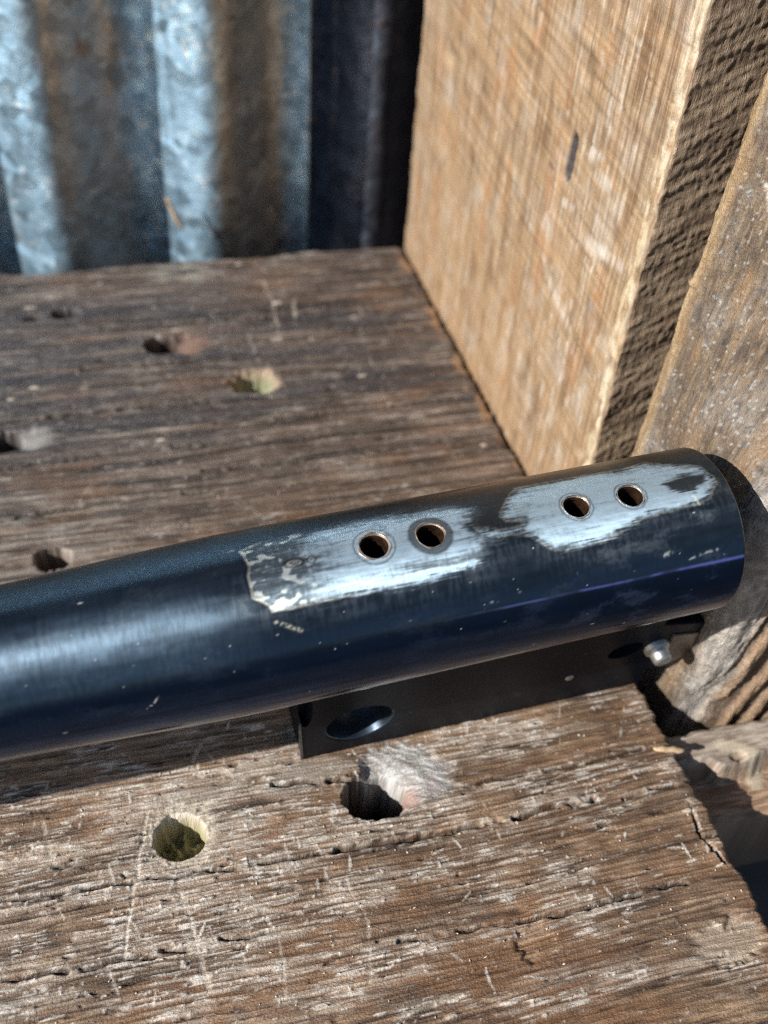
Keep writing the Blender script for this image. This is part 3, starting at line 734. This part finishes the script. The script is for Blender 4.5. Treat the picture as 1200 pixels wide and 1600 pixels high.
P2 = [(11.31, -2.57), (13.53, -5.07), (14.98, -6.59), (18.2, -6.58), (21.46, -6.58), (25.08, -6.42), (28.4, -6.42), (32.43, -6.11), (36.76, -7.02), (39.6, -5.24), (42.32, -4.01), (44.42, -3.17), (44.79, -1.57), (45.35, -0.63), (45.42, 0.62), (44.34, 1.77), (42.95, 3.0), (41.0, 3.64), (37.6, 3.79), (34.25, 3.94), (30.86, 4.26), (27.18, 5.66), (23.75, 6.49), (19.81, 6.47), (16.38, 6.17), (15.42, 5.43), (13.97, 3.83), (12.41, 2.73), (10.55, 2.54), (8.65, 2.54), (7.04, 2.8), (5.16, 2.8), (5.57, 0.42), (7.72, 0.81), (9.75, 1.55), (12.42, 1.59), (13.72, 0.71), (10.61, 0.23), (10.15, -0.8)]
ISL = [(36.9, -1.09), (40.64, -1.79), (44.15, -1.18), (43.8, -0.13), (41.17, 1.33), (39.06, 1.33), (37.57, 0.07)]
HOLES = [(-9.3, 0.0, 2.12), (-0.88, 0.0, 2.08), (22.04, 0.0, 2.0), (30.99, 0.0, 2.0)]

sa = axis([(-210, -86, 3.0), (-86, S_END, 0.22)])
# finer round the visible side, coarser underneath
aa = axis([(-42.4, -12, 0.55), (-12, 26, 0.2), (26, 42.4, 0.55)])[:-1]
S, A_ = np.meshgrid(sa, aa, indexing='ij')
# pull grid points onto the hole rims
for hs, ha, hr in HOLES:
    dx = S - hs; dy_ = A_ - ha; rr_ = np.hypot(dx, dy_)
    sel = (abs(rr_ - hr) < 0.16) & (rr_ > 0)
    S = np.where(sel, hs + dx * hr / np.maximum(rr_, 1e-6), S); A_ = np.where(sel, ha + dy_ * hr / np.maximum(rr_, 1e-6), A_)
S = S.astype(np.float32); A_ = A_.astype(np.float32)
# --- finish: blued steel, rubbed bright patches
streak = fb(S / 6, A_ / 0.7, 201, 3); blob = fb(S / 2.0, A_ / 0.9, 202, 3); micro = fb(S / 0.7, A_ / 0.5, 203, 2); lng = fb(S / 9, A_ / 1.6, 204, 3)
circ = fb(S / 0.6, A_ / 2.6, 205, 3)
jag = 0.55 * blob + 0.30 * fb(S / 1.2, A_ / 0.35, 206, 2)
d1 = polysdf(S, A_, P1) + 0.45 * jag * ss(-26, -22, S); d2 = polysdf(S, A_, P2) + 0.55 * jag
di = polysdf(S, A_, ISL) + 0.3 * jag
pat = np.minimum(d1, d2)
scr = fb(S / 5, A_ / 0.28, 211, 2)
feather = ss(-24, -18, S)
pm = ss(0.22 + 0.5 * feather, -0.22 - 0.8 * feather, pat + feather * (0.95 * scr + 0.4 * micro)) * (0.3 + 0.7 * ss(-0.5, 0.5, di + 0.6 * scr))
# how far the blueing is worn through inside the patches
core1 = ss(-23, -13, S + 2.5 * lng) * ss(7.5, 3, S + 2 * blob)
band = ss(-5.2, -2.6, A_ + 0.8 * lng) 
wear1 = np.clip(0.30 + 0.62 * core1 * (0.30 + 0.70 * band) + 0.30 * streak + 0.12 * blob, 0, 1)
leftend = ss(-17, -22, S + 2.0 * lng)
blobs = ss(0.22, 0.42, fb(S / 2.6, A_ / 1.4, 207, 2) + 0.18 * ss(-25.4, -27, S) + 0.15 * ss(3.5, 6, abs(A_)))
wear1 = wear1 * (1 - leftend) + leftend * np.clip(0.30 + 0.62 * blobs + 0.15 * streak, 0, 1)
wear1 = wear1 * (1 - 0.55 * ss(3.2, 4.4, A_) * ss(5.8, 4.8, A_) * ss(-12, -4, S)) 
wear2 = np.clip(0.80 + 0.34 * streak + 0.22 * lng + 0.20 * ss(12, 20, S) * ss(44, 34, S) - 0.35 * ss(3.2, 5.6, A_) * ss(-0.4, 0.3, streak) - 0.25 * ss(-3.5, -6, A_), 0, 1)
wear = np.clip(np.where(d1 < d2, wear1, wear2) + 0.26 * scr + 0.14 * circ + 0.12 * micro, 0, 1) * pm
edge = ss(0.30, 0.06, abs(pat)) * (0.5 + 0.5 * ss(-0.2, 0.2, blob))
rimk = edge * np.where(d1 < d2, ss(-24, -27, S) + 0.5 * ss(5.5, 6.3, A_) * ss(-8, -16, S), 0.35)
# thin haze of wear below the patches and a highlight painted into the colour toward the muzzle
haze = 0.22 * ss(4.5, 1.0, pat) * (1 - pm) * ss(-0.3, 0.4, circ + 0.5 * lng) * (A_ > 0)
BL = np.array([0.054, 0.076, 0.100]); NAVY = np.array([0.014, 0.042, 0.125]); STEEL = np.array([0.58, 0.78, 0.93])
cb = mixc(BL, NAVY, 0.8 * ss(9, 15, A_ + 1.0 * lng))  # navy low on the side paints a dark reflection into the colour
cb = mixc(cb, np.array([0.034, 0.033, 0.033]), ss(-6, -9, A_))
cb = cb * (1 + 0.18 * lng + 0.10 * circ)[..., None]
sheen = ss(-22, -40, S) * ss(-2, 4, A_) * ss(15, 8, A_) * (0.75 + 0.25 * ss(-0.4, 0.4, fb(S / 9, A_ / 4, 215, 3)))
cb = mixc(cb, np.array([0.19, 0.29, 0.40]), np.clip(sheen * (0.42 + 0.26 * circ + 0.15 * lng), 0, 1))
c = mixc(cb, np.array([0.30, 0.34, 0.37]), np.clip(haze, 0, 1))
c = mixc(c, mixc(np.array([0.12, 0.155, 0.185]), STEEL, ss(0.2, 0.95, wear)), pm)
c = mixc(c, np.array([0.86, 0.85, 0.74]), np.clip(0.85 * rimk, 0, 1))
dkl = ss(0.22, 0.06, abs(pat - 0.34)) + 0.7 * ss(0.16, 0.04, abs(pat + 0.42)); c = mixc(c, (0.02, 0.024, 0.03), 0.55 * np.clip(dkl, 0, 1) * np.where(d1 < d2, ss(-14, -24, S), 0.3))
creamy = leftend * blobs * pm; c = mixc(c, np.array([0.78, 0.77, 0.66]), 0.65 * creamy)
rg = 0.29 + 0.10 * ss(-6, -9, A_) * 0 + 0.06 * lng; rg = rg * (1 - pm) + pm * (0.52 - 0.04 * wear + 0.06 * scr)
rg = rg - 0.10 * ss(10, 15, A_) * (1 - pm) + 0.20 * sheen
mt = 0.92 * np.ones_like(S); mt = mt * (1 - 0.16 * pm * wear)
dR = 0.0 * S
dR += 0.05 * rimk - 0.03 * pm * (1 - wear) + 0.02 * pm * blob
dust = ss(0.05, 0.7, fb(S / 8, A_ / 4, 216, 3) + 0.3 * micro) * (1 - pm) * ss(-4, 0, A_) * (0.4 + 0.6 * ss(5, 30, S))
c = mixc(c, np.array([0.17, 0.18, 0.18]), 0.14 * dust); rg = rg + 0.12 * dust; mt = mt * (1 - 0.3 * dust)
# two small oval blisters in the left patch
for os_, oa, orx, ory in ((-21.0, 0.3, 1.35, 0.62), (-18.5, 0.3, 0.62, 0.45), (-20.9, 0.35, 0.5, 0.28)):
    q = np.hypot((S - os_) / orx, (A_ - oa) / ory)
    k = ss(0.35, 0.10, abs(q - 1)); c = mixc(c, (0.03, 0.035, 0.04), 0.8 * k)
    k2 = ss(0.30, 0.08, abs(q - 0.62)); c = mixc(c, (0.75, 0.76, 0.72), 0.6 * k2); dR += 0.05 * ss(1.0, 0.5, q)
# dark rings round the holes
for i, (hs, ha, hr) in enumerate(HOLES):
    q = np.hypot(S - hs, A_ - ha)
    ro = hr + (0.85, 1.05, 0.55, 0.5)[i]
    k = ss(0.20, 0.05, abs(q - ro - 0.12 * blob)); c = mixc(c, (0.05, 0.06, 0.07), 0.6 * k)
    if i == 1:
        k = ss(ro + 0.5, ro - 0.2, q + 0.3 * blob); c = mixc(c, (0.10, 0.115, 0.125), 0.85 * k)
# thin blue reflection along the side, painted into the colour
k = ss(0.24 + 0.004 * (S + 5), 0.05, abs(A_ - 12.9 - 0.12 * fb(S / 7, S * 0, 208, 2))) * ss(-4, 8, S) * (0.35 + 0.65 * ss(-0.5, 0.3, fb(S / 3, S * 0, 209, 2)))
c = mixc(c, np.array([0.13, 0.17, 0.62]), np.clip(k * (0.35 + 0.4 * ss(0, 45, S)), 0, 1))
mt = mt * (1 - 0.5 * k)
# scuffs near the breech, specks and lint
for pts, w, col_, kk in (([(37.5, 11.6), (40, 11.1), (42.3, 11.0)], 0.22, (0.40, 0.42, 0.42), 0.55), ([(-25.2, 8.1), (-23.6, 9.0), (-22, 9.9)], 0.3, (0.52, 0.50, 0.38), 0.8),
                        ([(33.5, 10.2), (34.5, 10.0)], 0.35, (0.4, 0.42, 0.42), .8), ([(40.5, 2.2), (41, 3.6)], 0.25, (0.6, 0.58, 0.42), .7), ([(-30, -4), (-28.6, -4.2)], 0.10, (0.5, 0.5, 0.46), .8),
                        ([(-44, 17.2), (-43, 16.6), (-42.3, 15.4)], 0.12, (0.7, 0.7, 0.66), .9)):
    k = ss(w * 1.5, w * 0.3, segd(S, A_, pts)) * ss(-0.4, 0.2, micro); c = mixc(c, col_, kk * k); mt = mt * (1 - 0.8 * k); rg = rg + 0.2 * k
rs = np.random.RandomState(9)
for i in range(85):
    cs, ca = rs.uniform(-84, S_END - 1), rs.uniform(-7, 25) if rs.rand() < 0.7 else rs.uniform(8, 16)
    r1, r2_ = rs.uniform(0.06, 0.14), rs.uniform(0.05, 0.11)
    if rs.rand() < 0.15: r1 *= 2.5
    i0, i1 = np.searchsorted(sa, [cs - 1.2, cs + 1.2]); j0, j1 = np.searchsorted(aa, [ca - 1.0, ca + 1.0])
    if i1 <= i0 or j1 <= j0: continue
    sl = (slice(i0, i1), slice(j0, j1))
    k = ss(1.5, 0.5, np.hypot((S[sl] - cs) / r1, (A_[sl] - ca) / r2_)) * rs.uniform(0.3, 1.0)
    c[sl] = mixc(c[sl], (0.62, 0.61, 0.56), k); mt[sl] *= (1 - k); rg[sl] = rg[sl] + 0.25 * k; dR[sl] += 0.05 * k
# bright worn edge at the breech
k = ss(0.45, 0.1, S_END - S) * ss(-0.4, 0.5, fb(A_ / 1.2, A_ * 0, 210, 3)); c = mixc(c, (0.34, 0.36, 0.38), 0.7 * k)
Rr = radius(S) + dR - 0.55 * ss(0.7, 0, S_END - S) ** 2
th = A_ / R0
V = to_local(S, Rr * np.sin(th), Rr * np.cos(th)).reshape(-1, 3)
n, m = S.shape
F = grid_faces(n, m, wrap=True)
inside = np.zeros(S.shape, bool)
for hs, ha, hr in HOLES:
    inside |= np.hypot(S - hs, A_ - ha) < hr - 0.02
F = F[~inside.ravel()[F].any(1)]
# breech face and bore
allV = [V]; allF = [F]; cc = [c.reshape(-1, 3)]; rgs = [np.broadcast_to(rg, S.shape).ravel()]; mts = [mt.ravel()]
uvs = [np.stack([S, A_], -1).reshape(-1, 2)]
base = len(V); last = (n - 1) * m + np.arange(m)
tq = aa / R0
def ring_pts(s, r):
    return to_local(np.full(m, s), r * np.sin(tq), r * np.cos(tq))
prev = last
for s_, r_ in ((S_END, 6.6), (S_END - 0.8, 5.9), (S_END - 120, 5.9)):
    allV.append(ring_pts(s_, r_)); cur = base + np.arange(m); base += m
    allF.append(np.stack([prev, np.roll(prev, -1), np.roll(cur, -1), cur], -1)); prev = cur
    cc.append(np.tile([[0.07, 0.075, 0.085]], (m, 1))); rgs.append(np.full(m, 0.35)); mts.append(np.full(m, 0.9)); uvs.append(np.stack([np.full(m, s_), aa], -1))
first = np.arange(m)
allV.append(ring_pts(-210, 5.9)); cur = base + np.arange(m)
allF.append(np.stack([np.roll(first, -1), first, cur, np.roll(cur, -1)], -1)); allF.append(np.stack([np.roll(cur, -1), cur, prev, np.roll(prev, -1)], -1)[:, ::1])
cc.append(np.tile([[0.07, 0.075, 0.085]], (m, 1))); rgs.append(np.full(m, 0.35)); mts.append(np.full(m, 0.9)); uvs.append(np.stack([np.full(m, -210.), aa], -1))
allF[0] = allF[0][:, ::-1] if True else allF[0]
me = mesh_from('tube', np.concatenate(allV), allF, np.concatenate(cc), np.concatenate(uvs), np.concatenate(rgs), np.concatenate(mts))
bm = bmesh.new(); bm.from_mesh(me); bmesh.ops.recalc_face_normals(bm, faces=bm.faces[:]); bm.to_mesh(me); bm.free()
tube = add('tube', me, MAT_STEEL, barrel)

# --- threaded screw holes
def lathe(profile, segs, helix=0.0):
    V = []; F = []
    for k in range(segs):
        a = 2 * math.pi * k / segs
        for (r, z) in profile:
            V.append((r * math.cos(a), r * math.sin(a), z + helix * k / segs))
    q = len(profile)
    for k in range(segs):
        for i in range(q - 1):
            F.append((k * q + i, ((k + 1) % segs) * q + i, ((k + 1) % segs) * q + i + 1, k * q + i + 1))
    return V, F
for i, (hs, ha, hr) in enumerate(HOLES):
    # bored wall with thread ridges
    prof = [(hr + 0.02, 0.02)]
    z = -0.35
    while z > -6.0:
        prof += [(hr - 0.02, z), (hr - 0.30, z - 0.34)]
        z -= 0.68
    prof += [(hr - 0.1, -6.9)]
    Vl, Fl = lathe(prof, 40)
    c0 = to_local(hs, 0.0, R0 - 0.12)
    pts = [c0 + D * p[0] + SD * p[1] + UP * p[2] for p in Vl]
    me = mesh_from('threaded_hole', np.array(pts).reshape(-1, 3), [np.array(Fl)], smooth=False)
    hobj = add('threaded_hole', me, MAT_THREAD, barrel)
    # countersunk rim following the barrel's curve
    segs = 56; wo_ = (0.20, 0.02, 0.12, 0.08)[i]
    rows = [(hr - 0.06, -0.22), (hr + 0.01, -0.10), (hr + 0.10, 0.03), (hr + 0.10 + wo_ * 0.5, 0.055), (hr + 0.10 + wo_, 0.02), (hr + 0.14 + wo_, -0.10)]
    Vr = []
    for k in range(segs):
        a = 2 * math.pi * k / segs
        for j, (r, z) in enumerate(rows):
            wob = 1 + (0.05 * math.sin(3 * a + i * 1.7) + 0.03 * math.sin(7 * a + i)) * (1 if j >= 3 else 0)
            s_ = hs + r * wob * math.cos(a); arc = r * wob * math.sin(a)
            Vr.append(to_local(s_, (R0 + z) * math.sin(arc / R0), (R0 + z) * math.cos(arc / R0)))
    q = len(rows)
    Fr = [(k * q + j, ((k + 1) % segs) * q + j, ((k + 1) % segs) * q + j + 1, k * q + j + 1) for k in range(segs) for j in range(q - 1)]
    me = mesh_from('rim', np.array(Vr).reshape(-1, 3), [np.array(Fr)])
    add('rim', me, MAT_RUSTRIM if i < 2 else MAT_RIM, hobj)

# --- lug under the barrel
TH = 10.1
outline = [(-20.4, 9.0), (-20.4, 22.0), (-19.9, 43.25), (48.6, 45.45), (48.2, 40.2), (53.0, 40.0), (56.0, 37.6), (57.4, 33.5), (57.0, 29.0), (55.5, 25.0), (46.5, 22.5), (46.5, 9.0)]
def solid(poly, d0, d1):
    """extrude an outline in the lug's plane from depth d0 to d1 (towards camera)"""
    bm = bmesh.new()
    lo = [bm.verts.new(Vector(to_local(s, d0, -t) * MM)) for s, t in poly]
    hi = [bm.verts.new(Vector(to_local(s, d1, -t) * MM)) for s, t in poly]
    bm.faces.new(lo); bm.faces.new(hi[::-1])
    k = len(poly)
    for i in range(k):
        bm.faces.new((lo[i], hi[i], hi[(i + 1) % k], lo[(i + 1) % k]))
    bmesh.ops.recalc_face_normals(bm, faces=bm.faces[:])
    return bm
def oval(cs, ct, rs_, rt, seg=40, rot=0.0):
    o_ = []
    for k in range(seg):
        a = 2 * math.pi * k / seg
        x, y = rs_ * math.cos(a), rt * math.sin(a)
        o_.append((cs + x * math.cos(rot) - y * math.sin(rot), ct + x * math.sin(rot) + y * math.cos(rot)))
    return o_
def bm_obj(bm, name):
    me = bpy.data.meshes.new(name); bm.to_mesh(me); bm.free()
    o = bpy.data.objects.new(name, me); COL.objects.link(o); return o
bm = solid(outline, -TH / 2, TH / 2)
bmesh.ops.bevel(bm, geom=bm.edges[:], offset=0.35 * MM, segments=2, affect='EDGES', profile=0.5)
tmp = bm_obj(bm, 'tmp_lug')
cutters = [bm_obj(solid(oval(-9.6, 33.6, 6.3, 6.3), -9, 9), 'tmp_cut'),
           bm_obj(solid(oval(40.6, 29.3, 3.5, 2.5, rot=-0.15), -9, 9), 'tmp_cut'),
           bm_obj(solid(oval(-19.6, 24.4, 1.25, 5.4, 24), TH / 2 - 2.6, 9), 'tmp_cut'),
           bm_obj(solid(oval(30.9, 35.5, 1.0, 1.0, 24), TH / 2 - 1.2, 9), 'tmp_cut')]
for cu in cutters:
    md = tmp.modifiers.new('cut', 'BOOLEAN'); md.operation = 'DIFFERENCE'; md.object = cu; md.solver = 'EXACT'
dg = bpy.context.evaluated_depsgraph_get()
lug_me = bpy.data.meshes.new_from_object(tmp.evaluated_get(dg)); lug_me.name = 'lug'
for o in [tmp] + cutters:
    bpy.data.objects.remove(o, do_unlink=True)
lug_me.materials.clear()
lug = add('lug', lug_me, MAT_LUG, barrel)

def peg(name, s, t, prof, mat, parent, segs=28, tilt=(0, 0)):
    Vl, Fl = lathe(prof, segs)
    c0 = to_local(s, TH / 2, -t)
    ax = SD + D * tilt[0] + UP * tilt[1]; ax = ax / np.linalg.norm(ax)
    e1 = D - ax * (D @ ax); e1 /= np.linalg.norm(e1); e2 = np.cross(ax, e1)
    pts = np.array([c0 + e1 * p[0] + e2 * p[1] + ax * p[2] for p in Vl]).reshape(-1, 3)
    me = mesh_from(name, pts, [np.array(Fl)], smooth=True)
    return add(name, me, mat, parent)
peg('pin', 47.2, 30.6, [(2.5, -2.0), (2.5, 0.7), (2.2, 1.0), (1.85, 1.1), (1.8, 2.7), (1.6, 3.2), (1.1, 3.5), (0.01, 3.6)], MAT_PIN, lug)
lip = solid([(-20.75, 29.0), (-20.35, 28.2), (-19.6, 43.1), (-20.1, 43.2)], TH / 2 - 0.25, TH / 2 + 0.12)
lip_me = bpy.data.meshes.new('lip'); lip.to_mesh(lip_me); lip.free()
add('lip', lip_me, plain_mat('lip_glint_steel', (0.16, 0.18, 0.20), 0.35, 0.9, 700, 0.4, 0.2), lug)  # strip added to carry the highlight along the lug's left edge
peg('hole_liner', -9.6, 33.6, [(6.42, -9.6), (6.05, -9.6), (6.0, -9.4), (6.0, -0.5), (6.1, -0.25), (6.42, -0.2)], plain_mat('hole_wall_steel', (0.06, 0.08, 0.11), 0.34, 0.8, 500, 0.35, 0.15), lug, 48)  # liner added so the big hole's polished wall catches the sun
tab = solid([(49.5, 27.0), (56.2, 28.6), (56.8, 33.0), (55.4, 36.8), (52.4, 38.9), (49.8, 38.6)], TH / 2 - 0.6, TH / 2 + 0.35)
bmesh.ops.bevel(tab, geom=tab.edges[:], offset=0.25 * MM, segments=2, affect='EDGES', profile=0.5)
tab_me = bpy.data.meshes.new('tab'); tab.to_mesh(tab_me); tab.free()
add('tab', tab_me, plain_mat('dull_tab_steel', (0.20, 0.18, 0.165), 0.40, 0.85, 400, 0.3, 0.2), lug)
peg('screw', 30.9, 35.5, [(0.93, -1.15), (0.9, -0.1), (0.75, 0.08), (0.3, 0.12), (0.01, 0.12)], MAT_PIN, lug, 20)

# ------------------------------------------------------------------ small loose bits
def sliver(name, p, q, w, h, mat, label, cat, seed, group=None):
    rs = np.random.RandomState(seed)
    p = np.array(p, float); q = np.array(q, float); d = q - p; L_ = np.linalg.norm(d); d /= L_
    s = np.cross(d, [0, 0, 1.0]); s /= np.linalg.norm(s); u_ = np.cross(s, d)
    k = 9; V = []
    for i in range(k):
        t = i / (k - 1); r = (0.25 + 0.75 * math.sin(math.pi * (0.12 + 0.8 * t))) * (1 + 0.25 * rs.randn() * 0.5)
        o_ = p + d * L_ * t + u_ * 0.15 * rs.randn() * h
        for a in range(6):
            an = 2 * math.pi * a / 6
            V.append(o_ + s * w * r * math.cos(an) * (1 + .2 * rs.randn()) + u_ * h * r * math.sin(an))
    F = [grid_faces(k, 6, wrap=True), np.arange(6)[::-1], (k - 1) * 6 + np.arange(6)]
    return add(name, mesh_from(name, np.array(V), F, smooth=False), mat, None, label, cat, group)
sliver('wood_sliver', (-71.6, 120.2, 16.5), (-67.6, 118.6, 6.2), 0.85, 0.6, MAT_CHIP, 'thin tan wood sliver clinging to the corrugated wall', 'sliver', 1)
sliver('wood_splinter', (-4.6, -80.6, 0.55), (1.2, -82.2, 0.35), 0.9, 0.5, MAT_CHIP, 'orange tan pointed splinter lying at the sawn end of the plank', 'splinter', 2)

# crumbs of wood dust on the plank: too many to count
rs = np.random.RandomState(21)
V = []; F = []; k0 = 0
Hs = H; 
for i in range(300):
    x = rs.uniform(-125, -2); y = rs.uniform(-118, -66) if rs.rand() < 0.75 else rs.uniform(-6, 108)
    if any(math.hypot(x - a, y - b_) < r for a, b_, r in ((-57, -78.4, 6), (-91, -79.2, 5.5), (-50, -77, 9), (-109.6, -8.8, 5), (-79, 67.5, 6), (-72, 67, 6), (-57.6, 47, 6.5), (-103, 87, 6), (-118, 32.6, 8))): continue
    if -22 + -50 < x < 2 and -74 < y < -56: continue
    iz = min(len(px) - 1, np.searchsorted(px, x)); jz = min(len(py) - 1, np.searchsorted(py, y))
    z = H[iz, jz]
    a_, b_, h_ = rs.uniform(0.12, 0.5), rs.uniform(0.1, 0.24), rs.uniform(0.08, 0.2)
    ang = rs.uniform(0, math.pi) if rs.rand() < 0.5 else rs.normal(0, 0.3)
    ca, sa_ = math.cos(ang), math.sin(ang)
    for dx, dy_, dz in ((a_, 0, 0), (0, b_, 0), (-a_, 0, 0), (0, -b_, 0), (0.1 * a_, 0.1 * b_, h_), (0, 0, -h_)):
        dx *= rs.uniform(0.7, 1.3)
        V.append((x + dx * ca - dy_ * sa_, y + dx * sa_ + dy_ * ca, z + dz + 0.05))
    for f_ in ((0, 1, 4), (1, 2, 4), (2, 3, 4), (3, 0, 4), (1, 0, 5), (2, 1, 5), (3, 2, 5), (0, 3, 5)):
        F.append(tuple(k0 + j for j in f_))
    k0 += 6
me = mesh_from('wood_crumbs', np.array(V), [np.array(F)], smooth=False)
add('wood_crumbs', me, plain_mat('crumb_wood', (0.55, 0.49, 0.41), 0.6, 0, 300, 0.35, 0.2), label='pale wood crumbs and dust scattered over the plank', cat='wood dust', kind='stuff')
